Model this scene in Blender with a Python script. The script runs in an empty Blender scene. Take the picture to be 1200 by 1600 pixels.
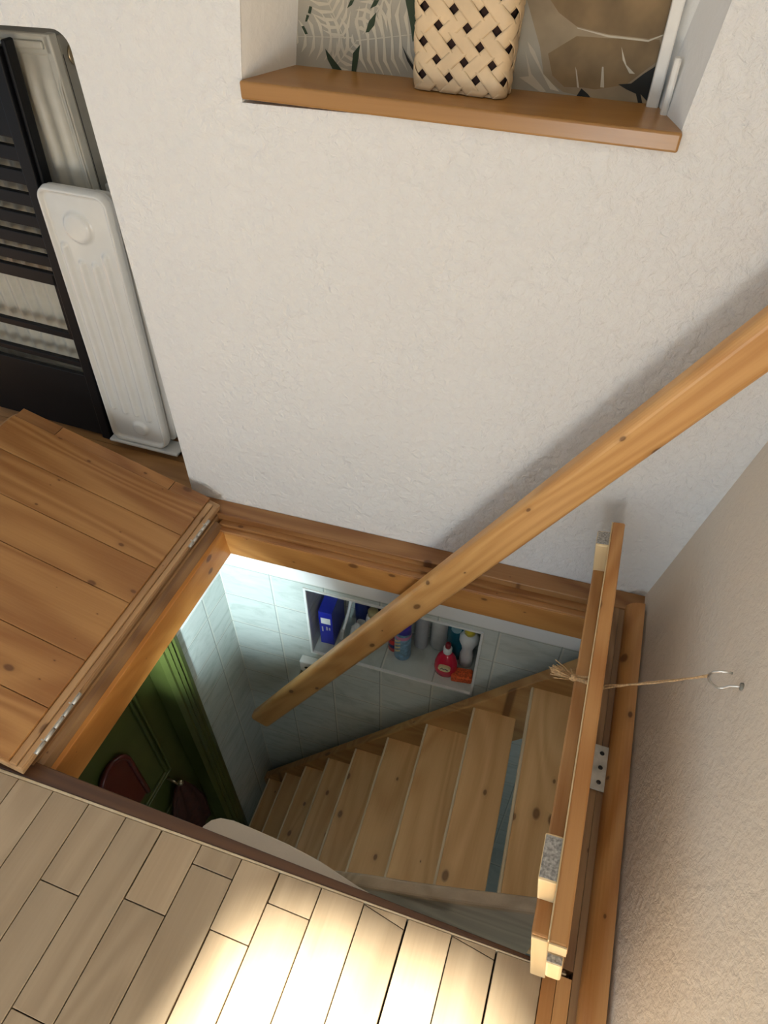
import bpy, bmesh, math, random
from mathutils import Matrix, Vector

random.seed(7)
S = bpy.context.scene
COL = S.collection
PI = math.pi

# ------------------------------------------------------------------ camera, light, exposure
cam_d = bpy.data.cameras.new('camera')
cam = bpy.data.objects.new('camera', cam_d)
COL.objects.link(cam)
cam_d.sensor_fit = 'VERTICAL'
cam_d.sensor_height = 24.0
cam_d.lens = 1043.77 / 1600 * 24.0
cam_d.clip_start = 0.02
cam.matrix_world = Matrix(((0.943478, -0.239428, 0.229179, 0.79947),
                           (0.331394, 0.670714, -0.663566, -0.92926),
                           (0.005163, 0.702009, 0.712149, 1.1),
                           (0, 0, 0, 1)))
S.camera = cam

w = bpy.data.worlds.new('daylight')
S.world = w
w.use_nodes = True
w.node_tree.nodes['Background'].inputs[0].default_value = (0.72, 0.86, 1.0, 1)
w.node_tree.nodes['Background'].inputs[1].default_value = 0.58

def lamp(name, kind, loc, energy, color, **kw):
    d = bpy.data.lights.new(name, kind)
    d.energy = energy
    d.color = color
    for k_, v_ in kw.items():
        setattr(d, k_, v_)
    o = bpy.data.objects.new(name, d)
    COL.objects.link(o)
    o.location = loc
    return o

def aim(o, to):
    o.rotation_euler = (Vector(to) - o.location).to_track_quat('-Z', 'Y').to_euler()

# sun through the added ceiling opening: SKY_OFF is the shift from the floor patch up to the ceiling opening
CEIL = 2.1
SUN_DIR = Vector((-0.28, -0.42, 1.0))          # towards the sun
sun = lamp('sun', 'SUN', (0, -1, 4), 24.0, (1.0, 0.955, 0.83), angle=math.radians(3.2))
sun.rotation_euler = (-SUN_DIR).to_track_quat('-Z', 'Y').to_euler()
# unseen spot added just under the slab to brighten the tiled corner
spot = lamp('lower_fill_light', 'SPOT', (0.27, -0.73, -0.15), 36.0, (0.78, 0.96, 1.0), spot_size=math.radians(52), spot_blend=1.0, shadow_soft_size=0.03)
aim(spot, (0.045, 0.0, -0.31))
# second unseen light, added below the stairs to brighten the lower room
fill2 = lamp('lower_fill_light', 'POINT', (1.0, -1.15, -0.45), 1.8, (0.86, 0.96, 1.0), shadow_soft_size=0.06)
# window of the room, behind the photographer
win = lamp('room_window_light', 'AREA', (0.98, -2.0, 0.27), 9.0, (0.86, 0.95, 1.0), shape='RECTANGLE', size=0.5, size_y=0.45)
aim(win, (0.35, 0, 0.6))

S.view_settings.view_transform = 'Standard'
S.view_settings.look = 'None'
S.view_settings.gamma = 1.0
S.view_settings.exposure = 0.2
S.view_settings.use_curve_mapping = False

# ------------------------------------------------------------------ node helpers / materials
class NT:
    def __init__(s, name):
        s.m = bpy.data.materials.new(name)
        s.m.use_nodes = True
        s.t = s.m.node_tree
        s.b = s.t.nodes['Principled BSDF']
    def n(s, typ, ins=None, **props):
        x = s.t.nodes.new(typ)
        for k_, v_ in props.items():
            setattr(x, k_, v_)
        for k_, v_ in (ins or {}).items():
            if isinstance(v_, bpy.types.NodeSocket):
                s.t.links.new(v_, x.inputs[k_])
            else:
                x.inputs[k_].default_value = v_
        return x
    def math(s, op, a, b=0.0, clamp=False):
        return s.n('ShaderNodeMath', {0: a, 1: b}, operation=op, use_clamp=clamp).outputs[0]
    def ramp(s, fac, stops):
        r = s.n('ShaderNodeValToRGB', {0: fac})
        e = r.color_ramp.elements
        while len(e) < len(stops):
            e.new(0.5)
        for q, (p_, c_) in zip(e, stops):
            q.position = p_
            q.color = tuple(c_) + (1,) if len(c_) == 3 else c_
        return r.outputs[0]
    def mix(s, fac, a, b, blend='MIX'):
        x = s.n('ShaderNodeMix', data_type='RGBA', blend_type=blend)
        for i_, v_ in ((0, fac), (6, a), (7, b)):
            if isinstance(v_, bpy.types.NodeSocket):
                s.t.links.new(v_, x.inputs[i_])
            else:
                x.inputs[i_].default_value = v_ if i_ == 0 else tuple(v_) + (1,)
        return x.outputs[2]
    def set(s, **kw):
        for k_, v_ in kw.items():
            key = k_.replace('_', ' ')
            if isinstance(v_, bpy.types.NodeSocket):
                s.t.links.new(v_, s.b.inputs[key])
            else:
                s.b.inputs[key].default_value = v_ if not (isinstance(v_, tuple) and len(v_) == 3) else v_ + (1,)
        return s
    def bump(s, h, strength=0.3, dist=0.002):
        b_ = s.n('ShaderNodeBump', {'Height': h, 'Strength': strength, 'Distance': dist})
        s.t.links.new(b_.outputs[0], s.b.inputs['Normal'])

def plain(name, col, rough=0.5, metal=0.0, noise=0.06, scale=40.0, **kw):
    t = NT(name)
    c = t.n('ShaderNodeTexCoord').outputs['Object']
    nz = t.n('ShaderNodeTexNoise', {'Vector': c, 'Scale': scale, 'Detail': 3.0}).outputs[0]
    lo = tuple(max(0, v * (1 - noise)) for v in col)
    hi = tuple(min(1, v * (1 + noise)) for v in col)
    t.set(Base_Color=t.ramp(nz, [(0.3, lo), (0.7, hi)]), Roughness=rough, Metallic=metal, **kw)
    return t.m

def plaster(name, col, scale=55.0, strength=0.5):
    t = NT(name)
    c = t.n('ShaderNodeTexCoord').outputs['Object']
    n1 = t.n('ShaderNodeTexNoise', {'Vector': c, 'Scale': scale, 'Detail': 5.0, 'Roughness': 0.6, 'Distortion': 0.4}).outputs[0]
    n2 = t.n('ShaderNodeTexNoise', {'Vector': c, 'Scale': scale * 0.22, 'Detail': 2.0}).outputs[0]
    h = t.math('ADD', n1, t.math('MULTIPLY', n2, 0.9))
    n3 = t.n('ShaderNodeTexNoise', {'Vector': c, 'Scale': 3.0, 'Detail': 3.0}).outputs[0]
    t.set(Base_Color=t.ramp(n3, [(0.3, tuple(v * 0.965 for v in col)), (0.7, col)]), Roughness=0.9)
    t.bump(h, strength, 0.011)
    return t.m

def wood(name, light, dark, axis='x', freq=1.0, knots=1.0, rough=0.42, knot_col=(0.10, 0.035, 0.012), contrast=1.0, fibre=1.0, flat=None):
    t = NT(name)
    c = t.n('ShaderNodeTexCoord').outputs['Object']
    tone = t.n('ShaderNodeAttribute', attribute_name='tone').outputs['Fac']
    off = t.n('ShaderNodeCombineXYZ', {0: t.math('MULTIPLY', tone, 13.7), 1: t.math('MULTIPLY', tone, 7.3), 2: t.math('MULTIPLY', tone, 3.1)}).outputs[0]
    p = t.n('ShaderNodeVectorMath', {0: c, 1: off}, operation='ADD').outputs[0]
    ai = 'xyz'.index(axis)
    def stretched(k, along):
        v = [k, k, k]
        v[ai] = along
        return t.n('ShaderNodeMapping', {'Vector': p, 'Scale': tuple(v)}).outputs[0]
    rings = t.n('ShaderNodeTexNoise', {'Vector': stretched(7.0 * freq, 1.1 * freq), 'Scale': 1.0, 'Detail': 1.5, 'Distortion': 0.5}).outputs[0]
    band = t.math('MULTIPLY_ADD', t.math('SINE', t.math('MULTIPLY', rings, 62.0)), 0.5)
    t.t.nodes[-1].inputs[2].default_value = 0.5
    fib = t.n('ShaderNodeTexNoise', {'Vector': stretched(230.0, 6.0), 'Scale': 1.0, 'Detail': 4.0, 'Roughness': 0.65}).outputs[0]
    big = t.n('ShaderNodeTexNoise', {'Vector': stretched(14.0, 2.0), 'Scale': 1.0, 'Detail': 2.0}).outputs[0]
    f = t.math('ADD', t.math('MULTIPLY', band, 0.38 * contrast), t.math('MULTIPLY', fib, 0.42 * fibre))
    f = t.math('ADD', f, t.math('MULTIPLY', big, 0.5))
    base = t.ramp(f, [(0.25, light), (0.95, dark)])
    # board to board difference
    tf = t.math('MULTIPLY_ADD', t.math('FRACT', t.math('MULTIPLY', tone, 5.31)), 0.30)
    t.t.nodes[-1].inputs[2].default_value = 0.84
    g = t.n('ShaderNodeCombineColor', {0: tf, 1: tf, 2: tf}).outputs[0]
    base = t.mix(1.0, base, g, 'MULTIPLY')
    if knots > 0:
        oi = 'xyz'.replace(axis, '').replace(flat, '') if flat else [c_ for c_ in 'xyz' if c_ != axis][0]
        sp_ = t.n('ShaderNodeSeparateXYZ', {0: p})
        kv = t.n('ShaderNodeCombineXYZ', {0: t.math('MULTIPLY', sp_.outputs[ai], 9.5 * knots), 1: t.math('MULTIPLY', sp_.outputs['xyz'.index(oi)], 16.0 * knots), 2: 0.0}).outputs[0]
        vo = t.n('ShaderNodeTexVoronoi', {'Vector': kv, 'Scale': 1.0}, voronoi_dimensions='2D')
        rnd = t.n('ShaderNodeSeparateColor', {0: vo.outputs['Color']}).outputs[0]
        size = t.math('MULTIPLY', t.math('SUBTRACT', rnd, 0.48, clamp=True), 0.27)
        k1 = t.math('SUBTRACT', 1.0, t.math('DIVIDE', vo.outputs['Distance'], t.math('ADD', size, 0.001)), clamp=True)
        kf = t.ramp(k1, [(0.05, (0, 0, 0)), (0.45, (1, 1, 1))])
        base = t.mix(t.math('MULTIPLY', kf, 0.85), base, knot_col)
        halo = t.math('SUBTRACT', 1.0, t.math('DIVIDE', vo.outputs['Distance'], t.math('ADD', t.math('MULTIPLY', size, 2.2), 0.001)), clamp=True)
        base = t.mix(t.math('MULTIPLY', halo, 0.35), base, tuple(v * 0.6 for v in dark))
    t.set(Base_Color=base, Roughness=rough)
    t.bump(fib, 0.12, 0.001)
    return t.m

def tile(name, plane='xz', ox=0.0, oz=0.0):
    t = NT(name)
    c = t.n('ShaderNodeTexCoord').outputs['Object']
    sp = t.n('ShaderNodeSeparateXYZ', {0: c})
    a = sp.outputs['xyz'.index(plane[0])]
    b = sp.outputs['xyz'.index(plane[1])]
    v = t.n('ShaderNodeCombineXYZ', {0: t.math('ADD', a, ox), 1: t.math('ADD', b, oz), 2: 0.0}).outputs[0]
    nz = t.n('ShaderNodeTexNoise', {'Vector': t.n('ShaderNodeMapping', {'Vector': c, 'Rotation': (0.4, 0.7, 0.5), 'Scale': (9, 9, 30)}).outputs[0], 'Scale': 1.0, 'Detail': 6.0, 'Roughness': 0.65, 'Distortion': 1.2}).outputs[0]
    br = t.n('ShaderNodeTexBrick', {'Vector': v, 'Color1': (1, 1, 1, 1), 'Color2': (1, 1, 1, 1), 'Mortar': (0, 0, 0, 1), 'Scale': 1.0, 'Mortar Size': 0.0026, 'Mortar Smooth': 0.3, 'Bias': 0.0, 'Brick Width': 0.15, 'Row Height': 0.13}, offset=0.0)
    body = t.ramp(nz, [(0.3, (0.45, 0.51, 0.48)), (0.5, (0.57, 0.63, 0.60)), (0.75, (0.63, 0.68, 0.65))])
    fac = br.outputs['Fac']
    # grout: thin dark joint line with a pale bead
    col = t.mix(fac, body, (0.66, 0.68, 0.62))
    br2 = t.n('ShaderNodeTexBrick', {'Vector': t.n('ShaderNodeVectorMath', {0: v, 1: (0.0042, 0.0036, 0)}, operation='ADD').outputs[0], 'Scale': 1.0, 'Mortar Size': 0.0018, 'Mortar Smooth': 0.4, 'Bias': 0.0, 'Brick Width': 0.15, 'Row Height': 0.13}, offset=0.0)
    col = t.mix(t.math('MULTIPLY', br2.outputs['Fac'], 0.6), col, (0.24, 0.27, 0.25))
    t.set(Base_Color=col, Roughness=0.16)
    t.bump(t.math('SUBTRACT', 1.0, fac), 0.35, 0.002)
    return t.m

M = {}
M['plaster'] = plaster('white_plaster', (0.81, 0.812, 0.80), 62, 0.75)
M['plaster_right'] = plaster('side_wall_plaster', (0.78, 0.685, 0.565), 95, 0.35)
M['plaster_smooth'] = plaster('smooth_white_plaster', (0.82, 0.82, 0.80), 30, 0.15)
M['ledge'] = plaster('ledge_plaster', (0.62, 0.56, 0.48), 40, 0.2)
M['pine_y'] = wood('honey_pine_y', (0.60, 0.325, 0.12), (0.40, 0.17, 0.045), 'y')
M['pine_x'] = wood('honey_pine_x', (0.60, 0.325, 0.12), (0.38, 0.16, 0.042), 'x')
M['pine_xd'] = wood('dark_pine_x', (0.46, 0.235, 0.085), (0.24, 0.095, 0.028), 'x')
M['pine_yd'] = wood('worn_pine_y', (0.42, 0.25, 0.115), (0.19, 0.09, 0.035), 'y')
M['liner_y'] = wood('orange_pine_y', (0.62, 0.29, 0.075), (0.44, 0.165, 0.030), 'y', contrast=0.6, flat='x')
M['liner_x'] = wood('orange_pine_x', (0.56, 0.27, 0.075), (0.36, 0.14, 0.030), 'x', contrast=0.7, flat='y')
M['lid'] = wood('leaf_pine', (0.50, 0.265, 0.090), (0.30, 0.125, 0.034), 'x', contrast=1.1, flat='z', knots=1.15)
M['lid_y'] = wood('leaf_edge_pine', (0.52, 0.33, 0.165), (0.34, 0.19, 0.085), 'y')
M['tread'] = wood('tread_pine', (0.74, 0.48, 0.225), (0.54, 0.30, 0.115), 'y', contrast=0.8, flat='z', knots=0.9)
M['nosing'] = wood('tread_edge', (0.80, 0.68, 0.48), (0.70, 0.55, 0.34), 'y', knots=0)  # paler than the treads: light caught on their edges is put into the colour
M['stringer'] = wood('stringer_pine', (0.60, 0.35, 0.13), (0.42, 0.20, 0.06), 'x')
M['greywood'] = wood('weathered_board', (0.46, 0.35, 0.23), (0.28, 0.205, 0.125), 'x', knots=0.7)
M['rail'] = wood('handrail_pine', (0.64, 0.365, 0.135), (0.46, 0.215, 0.06), 'x', contrast=0.8, rough=0.38, flat='y')
M['floor'] = wood('pale_floor_boards', (0.47, 0.36, 0.235), (0.34, 0.25, 0.155), 'y', freq=0.8, knots=0, rough=0.32, contrast=0.9, fibre=1.1)
M['floor_brown'] = wood('varnished_floor', (0.44, 0.235, 0.09), (0.26, 0.125, 0.042), 'x', knots=0, rough=0.35)
M['redwood'] = wood('red_brown_strip', (0.125, 0.055, 0.022), (0.065, 0.026, 0.011), 'x', knots=0)
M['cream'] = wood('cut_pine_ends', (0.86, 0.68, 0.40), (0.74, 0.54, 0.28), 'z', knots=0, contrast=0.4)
M['oak'] = wood('sill_wood', (0.45, 0.235, 0.070), (0.31, 0.14, 0.034), 'x', knots=0, rough=0.3, contrast=0.5)
M['endgrain'] = plain('sawn_end', (0.36, 0.345, 0.32), 0.8, noise=0.5, scale=300)
M['dark_gap'] = plain('dark_underfloor', (0.03, 0.02, 0.012), 0.9)
M['white_enamel'] = plain('white_enamel', (0.66, 0.665, 0.64), 0.13, noise=0.015)
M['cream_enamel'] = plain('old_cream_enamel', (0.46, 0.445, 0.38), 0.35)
M['side_enamel'] = plain('shaded_side_enamel', (0.24, 0.225, 0.185), 0.45)  # cream enamel darkened, with the shade of the radiator's side in the colour
M['black'] = plain('black_lacquer', (0.004, 0.004, 0.005), 0.5, Specular_IOR_Level=0.25)
M['blackplastic'] = plain('black_plastic', (0.012, 0.012, 0.012), 0.5)
M['steel'] = plain('worn_steel', (0.62, 0.60, 0.56), 0.32, 0.9)
M['dullsteel'] = plain('dull_hinge_steel', (0.50, 0.49, 0.45), 0.5, 0.5, noise=0.3)
M['brass'] = plain('old_brass', (0.42, 0.34, 0.22), 0.3, 0.9)
M['white_paint'] = plain('white_paint', (0.74, 0.72, 0.67), 0.4)
M['white_trim'] = plain('white_tile_trim', (0.74, 0.76, 0.74), 0.35)
M['tile_b'] = tile('grey_wall_tiles_back', 'xz', -0.017 + 0.15 * 4, 0.5 + 0.13 * 20)
M['tile_l'] = tile('grey_wall_tiles_left', 'yz', 0.09 + 0.15 * 20, 0.5 + 0.13 * 20)
M['tile_f'] = tile('grey_floor_tiles', 'xy', 3.0, 3.0)
M['green'] = plain('green_gloss_paint', (0.070, 0.088, 0.021), 0.28, noise=0.12, scale=12)
M['red_dark'] = plain('dark_red_lacquer', (0.10, 0.013, 0.010), 0.28)
M['cloth'] = plain('dark_red_cloth', (0.055, 0.013, 0.007), 0.85, noise=0.3, scale=60)
M['straw'] = plain('pale_wood_strips', (0.68, 0.51, 0.31), 0.5, noise=0.14, scale=25)
M['lining'] = plain('dark_inner_sheet', (0.030, 0.012, 0.008), 0.9)  # for a dark sheet added so the basket's weave holes look shaded
M['wallpaper'] = plain('grey_wallpaper', (0.36, 0.335, 0.275), 0.75, noise=0.12, scale=14)
M['wp_green'] = plain('print_green', (0.022, 0.040, 0.016), 0.75)
M['wp_dark'] = plain('print_black', (0.012, 0.013, 0.011), 0.75)
M['wp_brown'] = plain('print_brown', (0.20, 0.135, 0.065), 0.75, noise=0.3, scale=18)
M['wp_tan'] = plain('print_tan', (0.285, 0.225, 0.145), 0.75, noise=0.2, scale=22)
M['wp_light'] = plain('print_cream', (0.52, 0.475, 0.375), 0.75)
M['twine'] = plain('jute_twine', (0.50, 0.33, 0.17), 0.9, noise=0.35, scale=300)
M['blue_box'] = plain('blue_carton', (0.012, 0.022, 0.33), 0.35)
M['navy'] = plain('navy_plastic', (0.010, 0.022, 0.12), 0.3)
M['white_pl'] = plain('white_plastic', (0.74, 0.75, 0.74), 0.3)
M['grey_pl'] = plain('light_grey_plastic', (0.42, 0.43, 0.45), 0.35)
M['clear_pl'] = plain('clear_milky_plastic', (0.70, 0.73, 0.70), 0.15, Transmission_Weight=0.12)
M['beige_pl'] = plain('beige_cap', (0.48, 0.43, 0.22), 0.4)
M['red_liq'] = plain('red_dish_soap', (0.72, 0.018, 0.060), 0.1, Transmission_Weight=0.2)
M['dkred'] = plain('dark_red_cap', (0.22, 0.010, 0.018), 0.3)
M['teal'] = plain('teal_plastic', (0.008, 0.115, 0.165), 0.25)
M['pale_teal'] = plain('pale_emblem', (0.22, 0.38, 0.43), 0.4)
M['can_blue'] = plain('light_blue_can', (0.16, 0.31, 0.44), 0.3, noise=0.5, scale=70)
M['violet'] = plain('violet_cap', (0.055, 0.030, 0.46), 0.3)
M['pink'] = plain('pink_print', (0.55, 0.20, 0.36), 0.4)
M['yellow'] = plain('yellow_cap', (0.68, 0.55, 0.03), 0.35)
M['label_y'] = plain('yellow_label', (0.70, 0.60, 0.33), 0.5)
M['sponge'] = plain('orange_sponge', (0.72, 0.125, 0.035), 0.95, noise=0.4, scale=220)
M['ceiling'] = plain('ceiling_paint', (0.78, 0.77, 0.74), 0.9)

# ------------------------------------------------------------------ mesh helpers
class MB:
    """collects pieces and links them as one mesh object"""
    def __init__(s):
        s.v = []; s.f = []; s.tone = []; s.mi = []; s.sm = []
    def add(s, bm, tone=0.0, mi=0, smooth=False, mat=None, bevel=0.0, seg=2):
        if bevel > 0:
            bm.normal_update()
            es = [e for e in bm.edges if len(e.link_faces) == 2 and e.calc_face_angle(0) > 0.5]
            if es:
                bmesh.ops.bevel(bm, geom=es, offset=bevel, segments=seg, affect='EDGES', profile=0.5)
        bm.normal_update()
        bm.verts.index_update()
        o = len(s.v)
        for v in bm.verts:
            s.v.append(tuple(mat @ v.co) if mat else tuple(v.co))
        for f in bm.faces:
            s.f.append([o + v.index for v in f.verts])
            s.tone.append(tone); s.mi.append(mi); s.sm.append(smooth)
        bm.free()
        return s
    def box(s, x0, x1, y0, y1, z0, z1, tone=0.0, mi=0, bevel=0.0, seg=2, mat=None):
        return s.add(hexa([(x0, y0), (x1, y0), (x1, y1), (x0, y1)], z0, z1), tone, mi, False, mat, bevel, seg)
    def prism(s, poly, a, b, axis='z', tone=0.0, mi=0, bevel=0.0, seg=2, mat=None, smooth=False):
        return s.add(hexa(poly, a, b, axis), tone, mi, smooth, mat, bevel, seg)
    def lathe(s, prof, seg=24, sx=1.0, sy=1.0, mat=None, mi=0, smooth=True, cap=True):
        bm = bmesh.new()
        rings = []
        for r, z in prof:
            rings.append([bm.verts.new((r * sx * math.cos(2 * PI * i / seg), r * sy * math.sin(2 * PI * i / seg), z)) for i in range(seg)])
        for A, B in zip(rings, rings[1:]):
            for i in range(seg):
                bm.faces.new((A[i], A[(i + 1) % seg], B[(i + 1) % seg], B[i]))
        if cap:
            bm.faces.new(rings[0][::-1]); bm.faces.new(rings[-1])
        return s.add(bm, 0.0, mi, smooth, mat)
    def tube(s, pts, r, seg=8, mi=0, tone=0.0, mat=None, r_end=None):
        pts = [Vector(p) for p in pts]
        bm = bmesh.new()
        rings = []
        up = Vector((0.13, 0.27, 0.95))
        n = len(pts)
        for i, p in enumerate(pts):
            d = (pts[min(i + 1, n - 1)] - pts[max(i - 1, 0)]).normalized()
            a = d.cross(up)
            if a.length < 1e-4:
                a = d.cross(Vector((1, 0, 0)))
            a.normalize(); b = d.cross(a)
            rr = r if r_end is None else r + (r_end - r) * i / (n - 1)
            rings.append([bm.verts.new(p + a * rr * math.cos(2 * PI * j / seg) + b * rr * math.sin(2 * PI * j / seg)) for j in range(seg)])
        for A, B in zip(rings, rings[1:]):
            for j in range(seg):
                bm.faces.new((A[j], A[(j + 1) % seg], B[(j + 1) % seg], B[j]))
        bm.faces.new(rings[0][::-1]); bm.faces.new(rings[-1])
        return s.add(bm, tone, mi, True, mat)
    def sphere(s, c, r, seg=16, mi=0, scale=(1, 1, 1)):
        bm = bmesh.new()
        bmesh.ops.create_uvsphere(bm, u_segments=seg, v_segments=seg // 2, radius=r)
        return s.add(bm, 0, mi, True, Matrix.Translation(c) @ Matrix.Diagonal((*scale, 1)))
    def build(s, name, mats, parent=None, loc=(0, 0, 0), rot=(0, 0, 0)):
        me = bpy.data.meshes.new(name)
        me.from_pydata(s.v, [], s.f)
        if not isinstance(mats, (list, tuple)):
            mats = [mats]
        for m in mats:
            me.materials.append(m)
        me.polygons.foreach_set('material_index', s.mi)
        me.polygons.foreach_set('use_smooth', s.sm)
        at = me.attributes.new('tone', 'FLOAT', 'FACE')
        at.data.foreach_set('value', s.tone)
        bm = bmesh.new(); bm.from_mesh(me)
        bmesh.ops.recalc_face_normals(bm, faces=bm.faces)
        bm.to_mesh(me); bm.free()
        me.update()
        o = bpy.data.objects.new(name, me)
        COL.objects.link(o)
        o.location = loc; o.rotation_euler = rot
        if parent:
            o.parent = parent
        return o

def hexa(poly, a, b, axis='z'):
    """prism over a polygon; axis z: (p,q)->(x,y); y: (p,q)->(x,z); x: (p,q)->(y,z)"""
    bm = bmesh.new()
    def P(p, q, h):
        return {'z': (p, q, h), 'y': (p, h, q), 'x': (h, p, q)}[axis]
    A = [bm.verts.new(P(p, q, a)) for p, q in poly]
    B = [bm.verts.new(P(p, q, b)) for p, q in poly]
    n = len(poly)
    bm.faces.new(A[::-1]); bm.faces.new(B)
    for i in range(n):
        bm.faces.new((A[i], A[(i + 1) % n], B[(i + 1) % n], B[i]))
    bmesh.ops.recalc_face_normals(bm, faces=bm.faces)
    return bm

def hex8(pts):
    bm = bmesh.new()
    v = [bm.verts.new(p) for p in pts]
    for q in ((3, 2, 1, 0), (4, 5, 6, 7), (0, 1, 5, 4), (1, 2, 6, 5), (2, 3, 7, 6), (3, 0, 4, 7)):
        bm.faces.new([v[i] for i in q])
    bmesh.ops.recalc_face_normals(bm, faces=bm.faces)
    return bm

def thing(name, label, cat, loc=(0, 0, 0), rot=(0, 0, 0), group=None):
    o = bpy.data.objects.new(name, None)
    o.empty_display_size = 0.05
    COL.objects.link(o)
    o.location = loc; o.rotation_euler = rot
    return tag(o, label, cat, group)

def tag(o, label, cat, group=None):
    o['label'] = label; o['category'] = cat
    if group:
        o['group'] = group
    return o

def struct(o, label, cat):
    o['kind'] = 'structure'
    return tag(o, label, cat)

A = 0.043                                   # the back wall stands a little askew
WR = (0, 0, A)
T = lambda: random.random()

# ------------------------------------------------------------------ setting: upper room
# back wall in its own frame: x along it, y into it
NT_ = 0.905
zl = lambda z: 0.263 + 0.13 * (z - 0.855)
zr = lambda z: 0.8445 + 0.10 * (z - 0.855)
m = MB()
arc = [(-0.024 + 0.024 * math.cos(t), NT_ - 0.024 + 0.024 * math.sin(t)) for t in [i * PI / 12 for i in range(7)]]
m.prism([(0, -0.03)] + arc + [(-1.3, NT_ - 0.005), (-1.3, CEIL), (zl(1.5), CEIL), (zl(1.5), 1.5), (zl(0.835), 0.835), (zr(0.835), 0.835), (zr(1.5), 1.5), (zr(1.5), CEIL), (1.45, CEIL), (1.45, -0.03)], 0.0, 0.10, 'y')
m.box(zl(1.5) - 0.01, zr(1.5) + 0.01, 0, 0.10, 1.5, CEIL)
struct(m.build('wall_back', M['plaster'], rot=WR), 'rough white plaster wall behind the stair hatch', 'wall')
m = MB()
m.box(-1.3, 0.16, 0.27, 0.30, -0.03, CEIL)      # back of the radiator niche
m.box(0.0, 0.03, 0.10, 0.27, -0.03, 1.0)
m.box(-1.3, 0.0, 0.10, 0.27, NT_ - 0.001, NT_ + 0.05)
struct(m.build('wall_niche', M['plaster_smooth'], rot=WR), 'shaded inside of the radiator niche', 'wall')
# splayed reveals of the recess
m = MB()
z0, z1 = 0.835, 1.5
bl = lambda z: 0.300 + 0.14 * (z - 0.855)
br_ = lambda z: 0.812 + 0.03 * (z - 0.855)
D = 0.105
m.add(hex8([(zl(z0) - .03, .002, z0), (zl(z0), .002, z0), (bl(z0), D, z0), (bl(z0) - .07, D, z0), (zl(z1) - .03, .002, z1), (zl(z1), .002, z1), (bl(z1), D, z1), (bl(z1) - .07, D, z1)]))
m.add(hex8([(zr(z0), .002, z0), (zr(z0) + .03, .002, z0), (br_(z0) + .08, D, z0), (br_(z0), D, z0), (zr(z1), .002, z1), (zr(z1) + .03, .002, z1), (br_(z1) + .08, D, z1), (br_(z1), D, z1)]))
struct(m.build('wall_recess', M['plaster_smooth'], rot=WR), 'splayed white sides of the recess above the sill', 'wall')

# right wall
m = MB()
m.prism([(1.032 - 0.165 * 0.03, -0.03), (1.55, -0.03), (1.55, CEIL), (1.032 + 0.165 * CEIL, CEIL)], -2.6, 0.2, 'y')
struct(m.build('wall_right', M['plaster_right']), 'rough warm white plaster wall at the right', 'wall')
# ceiling with an opening added to shape the sunlight; the hole is the floor patch carried up along the sun
def up(p):
    k = CEIL / SUN_DIR.z
    return (p[0] + SUN_DIR.x * k, p[1] + SUN_DIR.y * k)
patch = [(0.55, -0.750), (0.86, -0.732), (0.98, -0.86), (1.06, -0.92), (1.32, -1.02), (1.32, -1.75), (0.45, -1.75), (0.50, -0.95)]
hole = [up(p) for p in patch]
m = MB()
xs0, xs1, ys0, ys1 = -1.6, 1.50, -2.6, 0.4
hx0 = min(p[0] for p in hole) - .01; hx1 = max(p[0] for p in hole) + .01
hy0 = min(p[1] for p in hole) - .01; hy1 = max(p[1] for p in hole) + .01
m.box(xs0, hx0, ys0, ys1, CEIL, CEIL + .04); m.box(hx1, xs1, ys0, ys1, CEIL, CEIL + .04)
m.box(hx0, hx1, ys0, hy0, CEIL, CEIL + .04); m.box(hx0, hx1, hy1, ys1, CEIL, CEIL + .04)
# frame plate with the slanted opening: fan of quads from the rectangle to the hole
bm = bmesh.new()
n = len(hole)
cx = sum(p[0] for p in hole) / n; cy = sum(p[1] for p in hole) / n
def to_rect(p):
    dx, dy = p[0] - cx, p[1] - cy
    t = min(((hx1 if dx > 0 else hx0) - cx) / dx if abs(dx) > 1e-6 else 9e9, ((hy1 if dy > 0 else hy0) - cy) / dy if abs(dy) > 1e-6 else 9e9)
    return (cx + dx * t, cy + dy * t)
N = 72
def ray_hole(th):
    d = (math.cos(th), math.sin(th)); best = None
    for i in range(n):
        a, b = hole[i], hole[(i + 1) % n]
        ex, ey = b[0] - a[0], b[1] - a[1]
        den = d[0] * ey - d[1] * ex
        if abs(den) < 1e-9: continue
        t = ((a[0] - cx) * ey - (a[1] - cy) * ex) / den
        q = ((a[0] - cx) * d[1] - (a[1] - cy) * d[0]) / den
        if t > 0 and -1e-6 <= q <= 1 + 1e-6 and (best is None or t > best): best = t
    return (cx + d[0] * best, cy + d[1] * best)
ths = sorted([2 * PI * i / N for i in range(N)] + [math.atan2(p[1] - cy, p[0] - cx) % (2 * PI) for p in hole] + [math.atan2(q[1] - cy, q[0] - cx) % (2 * PI) for q in ((hx0, hy0), (hx1, hy0), (hx1, hy1), (hx0, hy1))])
I = [ray_hole(t) for t in ths]; O = [to_rect(p) for p in I]
vi = [bm.verts.new((*p, CEIL)) for p in I]; vo = [bm.verts.new((*p, CEIL)) for p in O]
vi2 = [bm.verts.new((*p, CEIL + .004)) for p in I]; vo2 = [bm.verts.new((*p, CEIL + .004)) for p in O]
for i in range(len(I)):
    j = (i + 1) % len(I)
    bm.faces.new((vi[i], vi[j], vo[j], vo[i])); bm.faces.new((vi2[i], vo2[i], vo2[j], vi2[j])); bm.faces.new((vi[i], vi2[i], vi2[j], vi[j]))
m.add(bm)
struct(m.build('ceiling', M['ceiling']), 'white ceiling above the room with an opening added to shape the sun patch', 'ceiling')

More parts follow.
